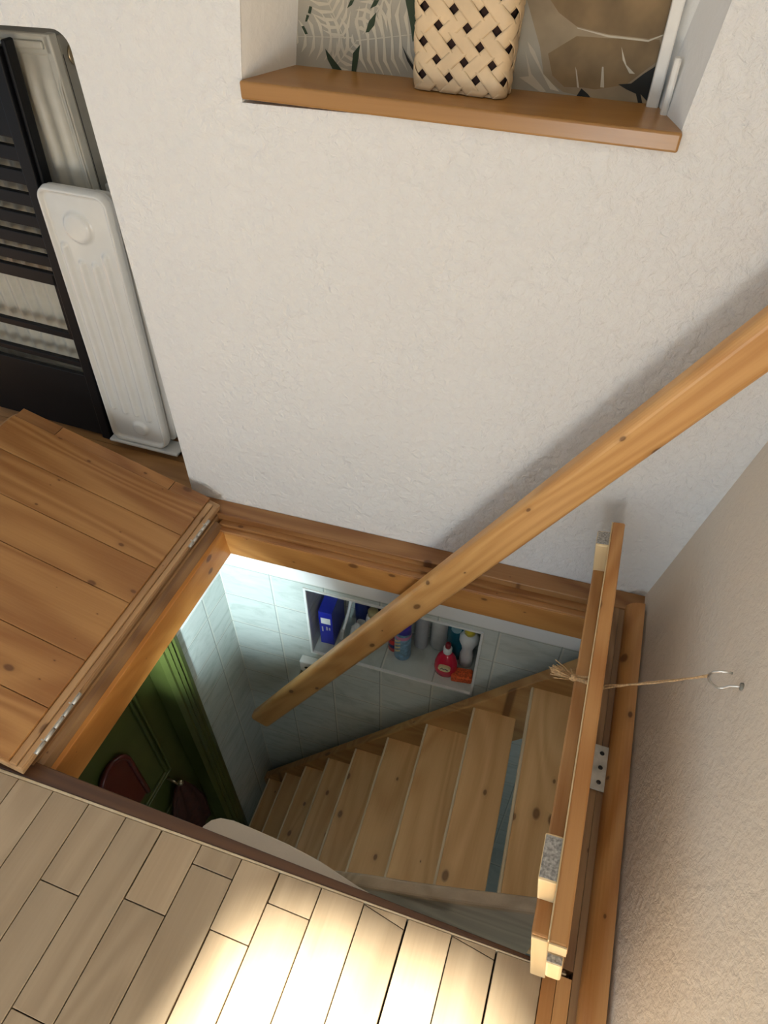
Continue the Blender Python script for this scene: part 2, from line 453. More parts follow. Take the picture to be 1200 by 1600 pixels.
# floor boards in front of the hatch
m = MB()
xb = [-1.12 + 0.067 * i for i in range(17)]
xb = [x for x in xb if x < -0.03] + [-0.053, 0.0145, 0.081, 0.1485, 0.216, 0.2846, 0.349, 0.4187, 0.4874, 0.55, 0.618, 0.685, 0.751, 0.817, 0.881, 0.947]
YF = -0.667
def yf(x):
    return -0.690 + (x - 0.15) * 0.0306 if x > -0.06 else -0.667 - 0.0295
joints = {0.1485: [-1.17], 0.216: [-0.805, -1.3], 0.2846: [-0.946], 0.349: [-0.785, -1.2], 0.4187: [-0.710, -1.05], 0.4874: [-0.778, -1.25], 0.55: [-0.720, -1.1], 0.618: [-0.88], 0.685: [-1.15], 0.751: [-0.95], 0.817: [-1.3], 0.881: [-1.0]}
slant = {0.685: (-0.6745, -0.686), 0.817: (-0.6705, -0.679)}
for i in range(len(xb) - 1):
    a, b = xb[i], xb[i + 1]
    cuts = sorted(joints.get(a, [random.uniform(-1.5, -0.8)]), reverse=True)
    ys = [yf(a)] + cuts + [-2.6]
    for j in range(len(ys) - 1):
        g = 0.0011 if random.random() < 0.75 else 0.0019
        top, bot = ys[j] - (0.0008 if j else 0), ys[j + 1] + 0.0006
        tn = T()
        if j == 0 and a in slant:
            l, r = slant[a]
            m.prism([(a + .001, bot), (b - .001, bot), (b - .001, r - .001), (a + .001, l - .001)], -0.018, 0.0, tone=tn, bevel=0.0007, seg=1)
            m.prism([(a + .001, l), (b - .001, r), (b - .001, yf(b))], -0.018, -0.0005, tone=T())
        elif j == 0:
            m.prism([(a + g, bot), (b - .0006, bot), (b - .0006, yf(b)), (a + g, yf(a))], -0.018, random.uniform(-0.0006, 0.0), tone=tn, bevel=0.0007, seg=1)
        else:
            m.box(a + g, b - .0006, bot, top, -0.018, random.uniform(-0.0006, 0.0), tone=tn, bevel=0.0007, seg=1)
m.box(0.9475, 0.966, -2.6, YF, -0.018, 0.0, tone=0.3, mi=1)
m.box(0.9668, 0.986, -2.6, YF, -0.018, 0.0, tone=0.7, mi=1)
m.box(-1.3, 1.03, -2.6, YF, -0.03, -0.0185, mi=2)
struct(m.build('floor', [M['floor'], M['pine_y'], M['dark_gap']]), 'pale worn wooden floor boards in front of the stair hatch', 'floor')
# floor under the open leaf and in the radiator niche
m = MB()
y_ = -0.664
m.box(-1.3, -0.0605, -0.696, -0.6645, -0.02, 0.0, tone=0.5)
for k_ in range(7):
    m.box(-1.3, 0.060 if k_ < 6 else 0.0, y_, y_ + 0.107, -0.02, 0.0, tone=T())
    y_ += 0.108
m.box(-1.3, 0.0, y_, 0.36, -0.02, 0.0, tone=0.4)
m.box(-1.3, 0.06, -0.667, 0.36, -0.03, -0.0205)
struct(m.build('floor_niche', M['floor_brown']), 'brown varnished floor running into the radiator niche', 'floor')

# frame of the hatch
m = MB()
m.prism([(0.0, -0.0442), (1.045, -0.0442), (1.045, 0.0), (0.0, 0.0)], -0.03, 0.004, tone=0.21, bevel=0.0025)
struct(m.build('trim_1', M['pine_xd'], rot=WR), 'flat pine board along the wall at the back of the hatch', 'trim')
m = MB()
m.prism([(0.095, -0.058), (1.0, -0.058), (1.0, -0.044), (0.095, -0.044)], -0.05, -0.013, tone=0.61)
m.prism([(0.095, -0.072), (1.0, -0.072), (1.0, -0.057), (0.095, -0.057)], -0.05, -0.021, tone=0.15, bevel=0.002)
struct(m.build('trim_2', M['pine_xd'], rot=WR), 'dark worn rebate along the back of the hatch', 'trim')
m = MB()
m.box(0.112, 0.96, -0.074, -0.050, -0.094, -0.024, tone=0.43, bevel=0.0015)
struct(m.build('trim_3', M['liner_x'], rot=WR), 'orange pine lining of the back of the hatch', 'trim')
m = MB()
m.box(0.060, 0.088, -0.665, -0.030, -0.03, -0.001, tone=0.33)
m.prism([(0.088, -0.03), (0.088, -0.008), (0.097, -0.012), (0.104, -0.022), (0.108, -0.03)], -0.660, -0.055, 'y', tone=0.6)
struct(m.build('trim_4', M['pine_yd']), 'dark worn rebate under the hinged side of the hatch', 'trim')
m = MB()
m.prism([(0.094, -0.023), (0.114, -0.024), (0.121, -0.094), (0.094, -0.094)], -0.655, -0.067, 'y', tone=0.12, bevel=0.0015)
struct(m.build('trim_5', M['liner_y']), 'orange pine lining of the left side of the hatch', 'trim')
m = MB()
m.box(0.953, 0.9865, -0.657, 0.0, -0.05, -0.001, tone=0.74)
m.box(0.9868, 1.002, -2.5, -0.004, -0.03, 0.0005, tone=0.4)
m.box(0.945, 0.957, -0.655, -0.03, -0.094, -0.014, tone=0.2)
struct(m.build('trim_6', M['pine_yd']), 'brown frame boards along the right side of the hatch', 'trim')
m = MB()
prof = [(1.030, 0.0)] + [(1.030 - 0.033 * math.sin(t), 0.026 * math.cos(t)) for t in [i * PI / 16 for i in range(9)]]
prof = [(1.030, -0.005), (0.9965, -0.005)] + prof[::-1][:-1] + [(1.030, 0.026)]
m.prism(prof[:-1], -2.5, 0.004, 'y', tone=0.55)
struct(m.build('baseboard_right', M['pine_y']), 'rounded pine moulding along the foot of the right wall', 'baseboard')
m = MB()
m.prism([(-0.04, yf(-0.04) + .006), (0.978, yf(0.978) + .003), (0.978, -0.6575), (0.10, -0.6585), (-0.04, -0.6585)], -0.05, -0.002, tone=0.3, bevel=0.002)
m.prism([(-0.06, yf(-0.06) + .0006), (0.978, yf(0.978) + .0004), (0.978, yf(0.978) + .0028), (-0.06, yf(-0.06) + .0058)], -0.03, -0.0006, mi=1, bevel=0.001)
struct(m.build('trim_7', [M['redwood'], M['nosing']]), 'dark red-brown strip along the front edge of the hatch', 'trim')

# ------------------------------------------------------------------ setting: room below
ZF = -1.62
m = MB()                                     # slab = ceiling of the room below
m.box(-1.2, 0.094, -1.7, 0.05, -0.095, -0.031)
m.box(0.094, 1.2, -1.7, -0.662, -0.095, -0.051)
m.box(0.957, 1.2, -0.662, 0.05, -0.095, -0.051)
struct(m.build('ceiling_lower', M['ceiling']), 'white ceiling of the room under the floor', 'ceiling')
NX0, NX1, NZ0, NZ1, ND = 0.262, 0.722, -0.553, -0.264, 0.145
m = MB()
m.box(-0.1, NX0, 0.0, 0.16, ZF, -0.236); m.box(NX1, 2.0, 0.0, 0.16, ZF, -0.236)
m.box(NX0, NX1, 0.0, 0.16, ZF, NZ0); m.box(NX0, NX1, 0.0, 0.16, NZ1, -0.236)
m.box(NX0, NX1, ND, 0.16, NZ0, NZ1)
struct(m.build('wall_lower_back', M['tile_b'], rot=WR), 'grey tiled wall with a niche beside the stairs', 'wall')
m = MB()
m.box(-0.1, 2.0, -0.004, 0.16, -0.236, -0.0955, bevel=0.003)
struct(m.build('trim_8', M['plaster_smooth'], rot=WR), 'white plaster band above the tiles', 'trim')
m = MB()
e = 0.006
for (a, b, c, d) in ((NX0 - e, NX1 + e, NZ0 - e, NZ0 + .001), (NX0 - e, NX1 + e, NZ1 - .001, NZ1 + e), (NX0 - e, NX0 + .001, NZ0, NZ1), (NX1 - .001, NX1 + e, NZ0, NZ1)):
    m.box(a, b, -0.0035, 0.004, c, d, bevel=0.001)
struct(m.build('trim_9', M['white_trim'], rot=WR), 'thin white edging around the tiled niche', 'trim')
m = MB()
m.box(-0.12, 0.015, -0.226, 0.02, ZF, -0.29)
struct(m.build('wall_lower_left', M['tile_l']), 'grey tiled wall at the foot of the stairs', 'wall')
m = MB()
m.box(-0.12, 0.0145, -0.226, 0.02, -0.29, -0.0955)
m.box(-0.12, 0.0145, -1.7, -0.226, -0.20, -0.0955)
struct(m.build('wall_lower_band', M['plaster_smooth']), 'white plaster above the tiles at the foot of the stairs', 'wall')
m = MB()
m.box(-0.3, 2.0, -1.75, 0.1, ZF - .03, ZF)
struct(m.build('floor_lower', M['tile_f']), 'tiled floor of the room below', 'floor')
m = MB()
m.box(1.30, 1.36, -1.75, 0.1, ZF, -0.095); m.box(-0.3, 1.36, -1.80, -1.74, ZF, -0.095); m.box(-0.3, -0.24, -1.75, -0.2, ZF, -0.095)
struct(m.build('wall_lower_front', M['plaster_smooth']), 'white walls of the room below', 'wall')
# green casing and door
m = MB()
cs = [(-0.226, 0.015), (-0.226, 0.030), (-0.240, 0.033), (-0.246, 0.027), (-0.252, 0.033), (-0.258, 0.026), (-0.264, 0.030), (-0.270, 0.022), (-0.278, 0.024), (-0.288, 0.014), (-0.292, -0.034), (-0.226, -0.034)]
m.prism([(x, y) for y, x in cs][::-1], ZF, -0.19, 'z')
m.box(-0.034, 0.03, -1.0, -0.226, -0.245, -0.19, bevel=0.003)
m.box(-0.034, 0.03, -1.06, -1.0, ZF, -0.19, bevel=0.003)
m.box(-0.11, -0.075, -1.7, -0.24, ZF, -0.19)
m.box(-0.075, 0.01, -1.7, -1.06, ZF, -0.19)
struct(m.build('trim_10', M['green']), 'green moulded door casing at the foot of the stairs', 'trim')
door = thing('door_1', 'green panelled door below the hatch', 'door', (-0.05, -0.64, ZF))
door['kind'] = 'structure'
m = MB()
m.box(-0.02, 0.012, -0.36, 0.354, 0.002, 1.378)
m.build('door_leaf', M['green'], door)
m = MB()
for (a, b, c, d) in ((-0.30, 0.285, 0.85, 1.30), (-0.30, 0.285, 0.15, 0.72)):
    for q in (0.0, 0.016):
        a2, b2, c2, d2 = a + q, b - q, c + q, d - q
        for (e0, e1, f0, f1) in ((a2, b2, c2, c2 + .008), (a2, b2, d2 - .008, d2), (a2, a2 + .008, c2, d2), (b2 - .008, b2, c2, d2)):
            m.box(0.011, 0.021, e0, e1, f0, f1, bevel=0.003)
m.build('door_moulding', M['green'], door)
# arched red piece on the door
t = thing('arched_plaque', 'arched dark red plaque with raised rim on the green door', 'plaque', (-0.0375, -0.505, -0.70))
def arch(wd, h):
    return [(-wd, 0), (wd, 0)] + [(wd * math.cos(q), h + 1.35 * wd * math.sin(q)) for q in [i * PI / 20 for i in range(21)]]
m = MB(); m.prism(arch(0.052, 0.185), 0.0, 0.010, 'x', bevel=0.003); m.build('panel', M['red_dark'], t)
m = MB(); m.tube([(0.011, y, z) for y, z in [(-0.052, 0.0), (-0.052, 0.08)] + arch(0.052, 0.185)[2:][::-1] + [(0.052, 0.08), (0.052, 0.0)]], 0.007, 10); m.build('rim', M['red_dark'], t)
# cloth on a hook
t = thing('hanging_cloth', 'dark reddish cloth hanging from a shiny hook beside the green casing', 'cloth', (-0.037, -0.380, -0.80))
bm = bmesh.new()
rows, cols = 18, 24
g = []
for r in range(rows):
    q = r / (rows - 1)
    wd = 0.012 + 0.075 * min(1, q * 1.6) ** 0.7
    g.append([bm.verts.new((0.030 + 0.005 * math.sin(c * 0.75 + q * 2) * min(1, q * 2 + .15), -0.03 * q + wd * (2 * c / (cols - 1) - 1), -0.02 - 0.36 * q)) for c in range(cols)])
for r in range(rows - 1):
    for c in range(cols - 1):
        bm.faces.new((g[r][c], g[r][c + 1], g[r + 1][c + 1], g[r + 1][c]))
ret = bmesh.ops.extrude_face_region(bm, geom=bm.faces[:])
bmesh.ops.translate(bm, vec=(-0.008, 0, 0), verts=[v for v in ret['geom'] if isinstance(v, bmesh.types.BMVert)])
m = MB(); m.add(bm, smooth=True); m.build('cloth', M['cloth'], t)
m = MB(); m.tube([(0.0, 0, 0.01), (0.02, 0, 0.006), (0.035, 0, -0.006), (0.045, 0, 0.004), (0.045, 0, 0.014)], 0.004, 8); m.sphere((0.045, 0, 0.018), 0.009); m.build('hook', M['brass'], t)
# plaster ledge below the front edge
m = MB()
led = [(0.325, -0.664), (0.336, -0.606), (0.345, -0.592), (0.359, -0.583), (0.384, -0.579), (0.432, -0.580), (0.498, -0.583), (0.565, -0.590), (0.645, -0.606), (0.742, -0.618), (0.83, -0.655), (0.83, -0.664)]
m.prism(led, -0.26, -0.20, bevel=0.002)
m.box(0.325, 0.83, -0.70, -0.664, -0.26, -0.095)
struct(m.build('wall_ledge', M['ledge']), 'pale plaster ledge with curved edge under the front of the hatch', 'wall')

# ------------------------------------------------------------------ staircase
st = thing('staircase', 'steep open pine stairs going down through the hatch', 'staircase', (0.1, -0.3, ZF))
mi_ = Matrix.Translation((-0.1, 0.3, -ZF)) @ Matrix.Rotation(A, 4, 'Z')
def su(i):
    s_ = i * (1 - 0.025 * i)
    return 0.867 - 0.13 * s_, -0.349 - 0.173 * s_
for i in range(9):
    u, z = su(i)
    dep = [0.125, 0.112][i] if i < 2 else 0.126
    m = MB()
    m.box(u + 0.005, u + dep, -0.605, -0.046, z - 0.026, z, tone=0.13 + 0.37 * i, bevel=0.0015, seg=1, mat=mi_)
    tr = m.build('tread', M['tread'], st)
    m = MB(); m.box(u - 0.001, u + 0.0053, -0.605, -0.047, z - 0.026, z + 0.0003, tone=0.2 * i, bevel=0.0022, mat=mi_)  # pale strip paints the highlight along the tread's rounded arris
    m.build('nosing', M['nosing'], tr)
pts = [su(i) for i in (-0.9, 0, 1, 2, 3, 4, 5, 6, 7, 8, 8.6)]
top = [(u, z + 0.016) for u, z in pts]
bot = [(u + 0.14, z - 0.10) for u, z in pts]
m = MB()
m.prism([(1.0, top[0][1])] + top + [(pts[-1][0], ZF), (pts[-1][0] + 0.12, ZF)] + bot[::-1][1:-1] + [(1.0, bot[0][1] - .06)], -0.058, -0.028, 'y', tone=0.4, mat=mi_, bevel=0.004)
m.build('stringer', M['stringer'], st)
m = MB()
m.prism([(0.956, -0.055), (0.93, -0.070), (0.847, -0.137), (0.737, -0.222), (0.64, -0.288), (0.50, -0.40), (0.30, -0.62), (0.32, -0.78), (0.55, -0.55), (0.70, -0.405), (0.83, -0.330), (0.955, -0.312), (0.955, -0.10)], -0.585, -0.558, 'y', tone=0.8, mat=Matrix.Translation((-0.1, 0.3, -ZF)), bevel=0.006, seg=3)
m.build('side_board', M['greywood'], st)['label'] = 'weathered grey side board'

# handrail
p0 = Vector((0.109, -0.0937, -0.857)); p1 = Vector((1.118, -0.0500, 0.826))
L = (p1 - p0).length
hr = thing('handrail', 'long slanted pine handrail passing from the hatch up past the white wall', 'handrail', p0)
ex = (p1 - p0).normalized(); ey = Vector((-math.sin(A), math.cos(A), 0)); ez = ex.cross(ey).normalized(); ey = ez.cross(ex).normalized()
hr.rotation_euler = Matrix((ex, ey, ez)).transposed().to_euler()
m = MB()
hw, hd, rr = 0.033, 0.019, 0.012
sec = []
for cxs, czs, a0 in ((1, 1, 0), (-1, 1, 90), (-1, -1, 180), (1, -1, 270)):
    for q in range(0, 91, 18):
        th = math.radians(a0 + q)
        sec.append((cxs * (hd - rr) + rr * math.cos(th), czs * (hw - rr) + rr * math.sin(th)))
m.prism(sec, 0.0, L, 'x', tone=0.37)
m.build('rail', M['rail'], hr)
m = MB()
for q in (0.12,):
    m = MB(); m.tube([(L * q, 0.015, 0.0), (L * q, 0.098, 0.0)], 0.006, 10); m.build('wall_bracket', M['brass'], hr)

# ------------------------------------------------------------------ hatch leaves
def hinge(mb, y, ln, x=0.0, z=0.0):
    mb.box(x - 0.010, x - 0.001, y - ln / 2, y + ln / 2, z, z + 0.002, bevel=0.0005)
    for k_ in range(5):
        a = y - ln / 2 + ln * k_ / 5
        mb.tube([(x, a + .001, z), (x, a + ln / 5 - .001, z)], 0.0034, 10)
    for k_ in (-.3, .3):
        mb.lathe([(0.002, 0), (0.0015, 0.001)], 10, mat=Matrix.Translation((x - .0055, y + ln * k_, z + .002)))

lf = thing('hatch_leaf', 'wide pine hatch leaf with dark knots, opened flat to the left beside the hatch', 'hatch leaf', (0.089, -0.36, 0.0045), (0, math.radians(16.8), 0))
m = MB()
rc = 0.035
out = [(-0.001, -0.325), (-0.001, 0.331)] + [(-0.515 + rc - rc * math.sin(q), 0.331 - rc + rc * math.cos(q)) for q in [i * PI / 12 for i in range(7)]] + [(-0.515, -0.325)]
m.prism(out, 0.0, 0.018, tone=0.47, bevel=0.002)
m.build('outer_layer', M['lid_y'], lf)
m = MB()
ye = [-0.323, -0.225, -0.125, 0.012, 0.105, 0.202, 0.296]
for i in range(6):
    m.box(-0.500, -0.026, ye[i] + .0006, ye[i + 1] - .0006, 0.018, 0.034, tone=0.11 + 0.173 * i, bevel=0.0012)
m.build('planks', M['lid'], lf)
m = MB()
m.box(-0.0255, -0.013, -0.323, 0.315, 0.018, 0.028, tone=0.9, bevel=0.0012)
m.box(-0.0125, -0.003, -0.323, 0.318, 0.018, 0.0225, tone=0.5, bevel=0.0012)
m.build('edge_strip', M['lid_y'], lf)
m = MB()
for k_, (a, b) in enumerate(((-0.50, -0.40), (-0.399, -0.115), (-0.114, -0.027))):
    m.box(a, b, 0.2975, 0.328, 0.018, 0.030, tone=0.2 + .31 * k_, bevel=0.0015)
m.build('lap_strip', M['pine_xd'], lf)
for yy, ln in ((0.235, 0.085), (-0.235, 0.12)):
    m = MB(); hinge(m, yy, ln, 0.0, 0.020); m.build('hinge', M['dullsteel'], lf)
m = MB(); m.box(-0.50, -0.44, -0.25, 0.25, -0.118, 0.0, tone=0.3, bevel=0.004); m.build('batten', M['pine_y'], lf)

rl = thing('hatch_leaf', 'narrow pine hatch leaf standing on edge, tied back to the right wall', 'hatch leaf', (0.9735, -0.36, 0.0), (0, math.radians(-8.6), 0))
m = MB(); m.box(-0.021, 0.0, -0.300, 0.333, 0.004, 0.224, tone=0.34, bevel=0.003); m.build('outer_layer', M['pine_yd'], rl)
m = MB(); m.box(-0.021, 0.0, -0.340, 0.338, 0.2245, 0.255, tone=0.34, bevel=0.003); eb = m.build('edge_batten', M['pine_y'], rl)
m = MB(); m.box(-0.0222, -0.0202, -0.338, 0.336, 0.246, 0.2556, bevel=0.0007); m.box(-0.0205, -0.001, -0.3412, -0.3395, 0.226, 0.2545); m.build('worn_lit_edge', M['cream'], eb)  # pale strip: worn arris with the chamfer highlight put into its colour
m = MB(); m.box(-0.043, -0.0215, -0.318, 0.322, 0.012, 0.185, tone=0.77, bevel=0.003)
il = m.build('inner_layer', M['pine_y'], rl)
m = MB(); m.box(-0.0425, -0.022, -0.3215, -0.3178, 0.02, 0.182, bevel=0.0015); m.build('sawn_end', M['cream'], il)
for a, b in ((0.280, 0.316), (-0.278, -0.222)):
    m = MB(); m.box(-0.0435, -0.0215, a, b, 0.178, 0.250, tone=0.3, bevel=0.0025); bo = m.build('block', M['cream'], rl)
    m = MB(); m.box(-0.0425, -0.0225, a + .003, b - .003, 0.2495, 0.2508); m.build('sawn_end', M['endgrain'], bo)
m = MB(); m.box(-0.0215, -0.003, -0.352, -0.3005, 0.165, 0.2225, tone=0.1, bevel=0.003); bo = m.build('lower_block', M['cream'], rl)
m = MB(); m.box(-0.0205, -0.004, -0.350, -0.342, 0.2222, 0.2232); m.build('sawn_end', M['endgrain'], bo)
m = MB(); m.box(0.0, 0.0015, -0.034, 0.046, 0.005, 0.05, bevel=0.0004)
m.box(0.0, 0.024, -0.034, 0.046, 0.003, 0.005, bevel=0.0004, mat=Matrix.Rotation(math.radians(8.6), 4, 'Y'))
for q in (-0.02, 0.006, 0.032):
    m.lathe([(0.004, 0), (0.003, 0.001)], 10, mat=Matrix.Rotation(math.radians(8.6), 4, 'Y') @ Matrix.Translation((0.014, q, 0.005)), mi=1)
m.build('hinge', [M['dullsteel'], M['blackplastic']], rl)

# hook and twine
hk = thing('wall_hook', 'bent steel hook screwed into the right wall', 'hook', (1.089, -0.363, 0.340))
hp = [(0.006, 0, 0.001), (-0.006, 0, -0.001), (-0.014, 0, -0.005), (-0.018, 0, -0.012), (-0.024, 0, -0.0155), (-0.032, 0, -0.012), (-0.0385, 0, -0.006), (-0.042, 0, 0.001), (-0.0425, 0, 0.008), (-0.040, 0, 0.0145), (-0.034, 0, 0.0195), (-0.027, 0, 0.022), (-0.020, 0, 0.022)]
m = MB(); m.tube(hp, 0.0016, 10); m.build('hook', M['steel'], hk)
m = MB(); m.lathe([(0.0055, 0), (0.005, 0.003), (0.002, 0.004)], 14, mat=Matrix.Rotation(-PI / 2, 4, 'Y')); m.build('plug', M['side_enamel'], hk)
tw = thing('twine', 'jute twine stretched from the upright hatch leaf to the wall hook', 'twine', (1.0, -0.35, 0.27))
o_ = Vector((1.0, -0.35, 0.27))
def strand(mb, a, b, off, r=0.0013, n=24):
    pts = []
    for i in range(n + 1):
        q = i / n
        p = Vector(a).lerp(Vector(b), q)
        p += Vector((0, off * math.sin(PI * q), -0.003 * math.sin(PI * q) + 0.0005 * math.sin(q * 37)))
        pts.append(p - o_)
    mb.tube(pts, r, 6)
HK = (1.047, -0.363, 0.342)
TB = (0.9435, -0.334, 0.205)
m = MB()
strand(m, HK, TB, 0.0030); strand(m, (HK[0], HK[1] + .001, HK[2] + .002), (TB[0], TB[1] + .004, TB[2] + .002), -0.0025)
m.tube([Vector(p) - o_ for p in (TB, (0.935, -0.332, 0.2035), (0.920, -0.330, 0.2015), (0.906, -0.328, 0.1995), (0.900, -0.327, 0.1990))], 0.0034, 8)
m.tube([Vector(p) - o_ for p in (TB, (0.935, -0.326, 0.2065), (0.920, -0.322, 0.2025), (0.906, -0.324, 0.2005), (0.900, -0.327, 0.1990))], 0.0024, 8)
m.build('cord', M['twine'], tw)
m = MB()
base = Vector((0.899, -0.327, 0.1985)) - o_
m.sphere(base, 0.0058, 12, scale=(1.3, 1, 1))
tip = Vector((0.868, -0.322, 0.200)) - o_
for i in range(60):
    d = Vector((random.gauss(0, .003), random.gauss(0, .0042), random.gauss(0, .0035)))
    midp = base.lerp(tip, 0.5) + d * 0.8
    m.tube([base + d * 0.3, midp, tip + d * 1.2 + Vector((random.uniform(-.003, .010), 0, 0))], 0.0007, 5)
for i in range(14):
    d = Vector((random.gauss(0, .006), random.uniform(0, .010), random.uniform(0, .010)))
    m.tube([base, base + d * 0.6 + Vector((-.003, 0, 0)), base + d + Vector((-.006, 0, .001))], 0.0003, 4)
m.build('frayed_knot', M['twine'], tw)

# ------------------------------------------------------------------ recess: sill, paper, basket
sl = MB()
tilt = -0.0225
def sz(x):
    return 0.8628 + tilt * (x - 0.264)
pl = [(0.262, -0.006), (0.846, -0.010), (0.846, 0.004), (0.818, 0.107), (0.296, 0.107), (0.262, 0.004)]
bm = bmesh.new()
TA = [bm.verts.new((x, y, sz(x))) for x, y in pl]; BA = [bm.verts.new((x, y, sz(x) - 0.0225)) for x, y in pl]
bm.faces.new(TA); bm.faces.new(BA[::-1])
for i in range(len(pl)):
    j = (i + 1) % len(pl)
    bm.faces.new((BA[i], BA[j], TA[j], TA[i]))
bmesh.ops.recalc_face_normals(bm, faces=bm.faces)
sl.add(bm, 0.23, bevel=0.003, seg=3)
tag(sl.build('sill_board', M['oak'], rot=WR), 'honey brown wooden sill board below the leafy wallpaper', 'sill')
leaves = {'green': [[(0.348, 0.885), (0.361, 0.872), (0.373, 0.86), (0.358, 0.861), (0.351, 0.872)], [(0.387, 0.859), (0.39, 0.882), (0.401, 0.893), (0.397, 0.872), (0.394, 0.859)], [(0.409, 0.907), (0.414, 0.92), (0.425, 0.931), (0.422, 0.916), (0.414, 0.908)], [(0.416, 0.934), (0.422, 0.944), (0.429, 0.944), (0.425, 0.938)], [(0.383, 0.933), (0.388, 0.942), (0.394, 0.943), (0.39, 0.937)], [(0.464, 0.95), (0.48, 0.951), (0.481, 0.905), (0.477, 0.9), (0.473, 0.919)], [(0.314, 0.909), (0.318, 0.91), (0.323, 0.901), (0.319, 0.9)], [(0.32, 0.915), (0.323, 0.923), (0.327, 0.922), (0.323, 0.915)], [(0.325, 0.925), (0.328, 0.933), (0.332, 0.932), (0.329, 0.924)]],
'dark': [[(0.759, 0.87), (0.775, 0.872), (0.788, 0.884), (0.808, 0.899), (0.806, 0.88), (0.8, 0.872), (0.804, 0.864), (0.801, 0.853), (0.79, 0.861), (0.797, 0.847), (0.792, 0.846), (0.784, 0.861), (0.771, 0.865)], [(0.707, 0.85), (0.713, 0.862), (0.723, 0.856), (0.732, 0.848), (0.722, 0.848), (0.715, 0.853)], [(0.462, 0.895), (0.471, 0.882), (0.48, 0.872), (0.481, 0.864), (0.47, 0.878)]],
'brown': [[(0.648, 0.961), (0.60, 1.05), (0.78, 1.05), (0.812, 0.968), (0.812, 0.93), (0.784, 0.921), (0.734, 0.923), (0.693, 0.929), (0.668, 0.942)], [(0.662, 0.898), (0.695, 0.919), (0.735, 0.919), (0.797, 0.921), (0.805, 0.902), (0.769, 0.87), (0.731, 0.862), (0.713, 0.863), (0.69, 0.862), (0.672, 0.874)]],
'light': [[(0.633, 0.91), (0.644, 0.9), (0.66, 0.875), (0.685, 0.856), (0.672, 0.858), (0.65, 0.885), (0.638, 0.899)], [(0.628, 0.869), (0.641, 0.871), (0.632, 0.899), (0.644, 0.874), (0.667, 0.855), (0.661, 0.853)], [(0.7, 0.886), (0.703, 0.881), (0.71, 0.862), (0.707, 0.863)], [(0.734, 0.888), (0.736, 0.888), (0.742, 0.865), (0.737, 0.865)], [(0.753, 0.911), (0.764, 0.892), (0.777, 0.883), (0.77, 0.883), (0.758, 0.897)], [(0.693, 0.928), (0.734, 0.922), (0.784, 0.92), (0.808, 0.93), (0.808, 0.929), (0.784, 0.918), (0.734, 0.92), (0.694, 0.927)]]}
def frond(p, q, n, ln, curve, side=(1, -1)):
    """leaflets along a rib from p to q, flat prints"""
    res = []
    d = Vector((q[0] - p[0], q[1] - p[1])); L_ = d.length; d /= L_
    nn = Vector((-d.y, d.x))
    res.append([tuple(Vector(p) + nn * .0007), tuple(Vector(q) + nn * .0003), tuple(Vector(q) - nn * .0003), tuple(Vector(p) - nn * .0007)])
    for i in range(n):
        s_ = (i + .5) / n
        b = Vector(p) + d * L_ * s_
        l = ln * (0.45 + 0.9 * math.sin(PI * min(1, s_ * .8 + .2)))
        for sd in side:
            dirv = (nn * sd + d * curve).normalized()
            tipv = b + dirv * l + d * 0.25 * l
            midv = b + dirv * l * .55
            wv = d * 0.0027
            res.append([tuple(b - wv * .5), tuple(midv - wv), tuple(tipv), tuple(midv + wv), tuple(b + wv * .5)])
    return res
fr = frond((0.395, 0.897), (0.500, 0.912), 9, 0.036, -0.1) + frond((0.39, 0.900), (0.300, 0.897), 7, 0.022, 0.2) + frond((0.378, 0.898), (0.345, 0.958), 7, 0.025, 0.5) + frond((0.36, 0.862), (0.395, 0.896), 5, 0.016, 0.4) + frond((0.44, 0.950), (0.405, 0.905), 5, 0.02, 0.3) + frond((0.46, 0.99), (0.33, 0.975), 9, 0.03, 0.3)
leaves['light'] += fr
m = MB()
leaves['tan'] = [[(0.640, 1.05), (0.622, 0.96), (0.650, 0.905), (0.662, 0.870), (0.690, 0.856), (0.74, 0.850), (0.812, 0.848), (0.815, 1.05)]]
order = [('tan', 5), ('brown', 3), ('light', 4), ('green', 1), ('dark', 2)]
m.box(0.29, 0.82, D, D + .01, 0.835, 1.5)
for k_, (nm, ix) in enumerate(order):
    for j, poly in enumerate(leaves[nm]):
        bm = bmesh.new()
        y_ = D - 0.0003 - 0.00015 * k_ - 0.000001 * j
        bm.faces.new([bm.verts.new((x, y_, z)) for x, z in poly])
        m.add(bm, mi=ix)
struct(m.build('wall_paper', [M['wallpaper'], M['wp_green'], M['wp_dark'], M['wp_brown'], M['wp_light'], M['wp_tan']], rot=WR), 'wallpaper with grey palm fronds and brown leaves at the back of the recess', 'wallpaper')
m = MB()
m.box(0.800, 0.815, 0.088, 0.104, 0.848, 1.45, bevel=0.002)
m.box(0.818, 0.827, 0.058, 0.070, 0.847, 0.912, bevel=0.003)
m.box(0.811, 0.838, 0.052, 0.060, 0.8475, 1.45) if False else None
struct(m.build('trim_11', M['white_paint'], rot=WR), 'old white painted battens at the right end of the recess', 'trim')

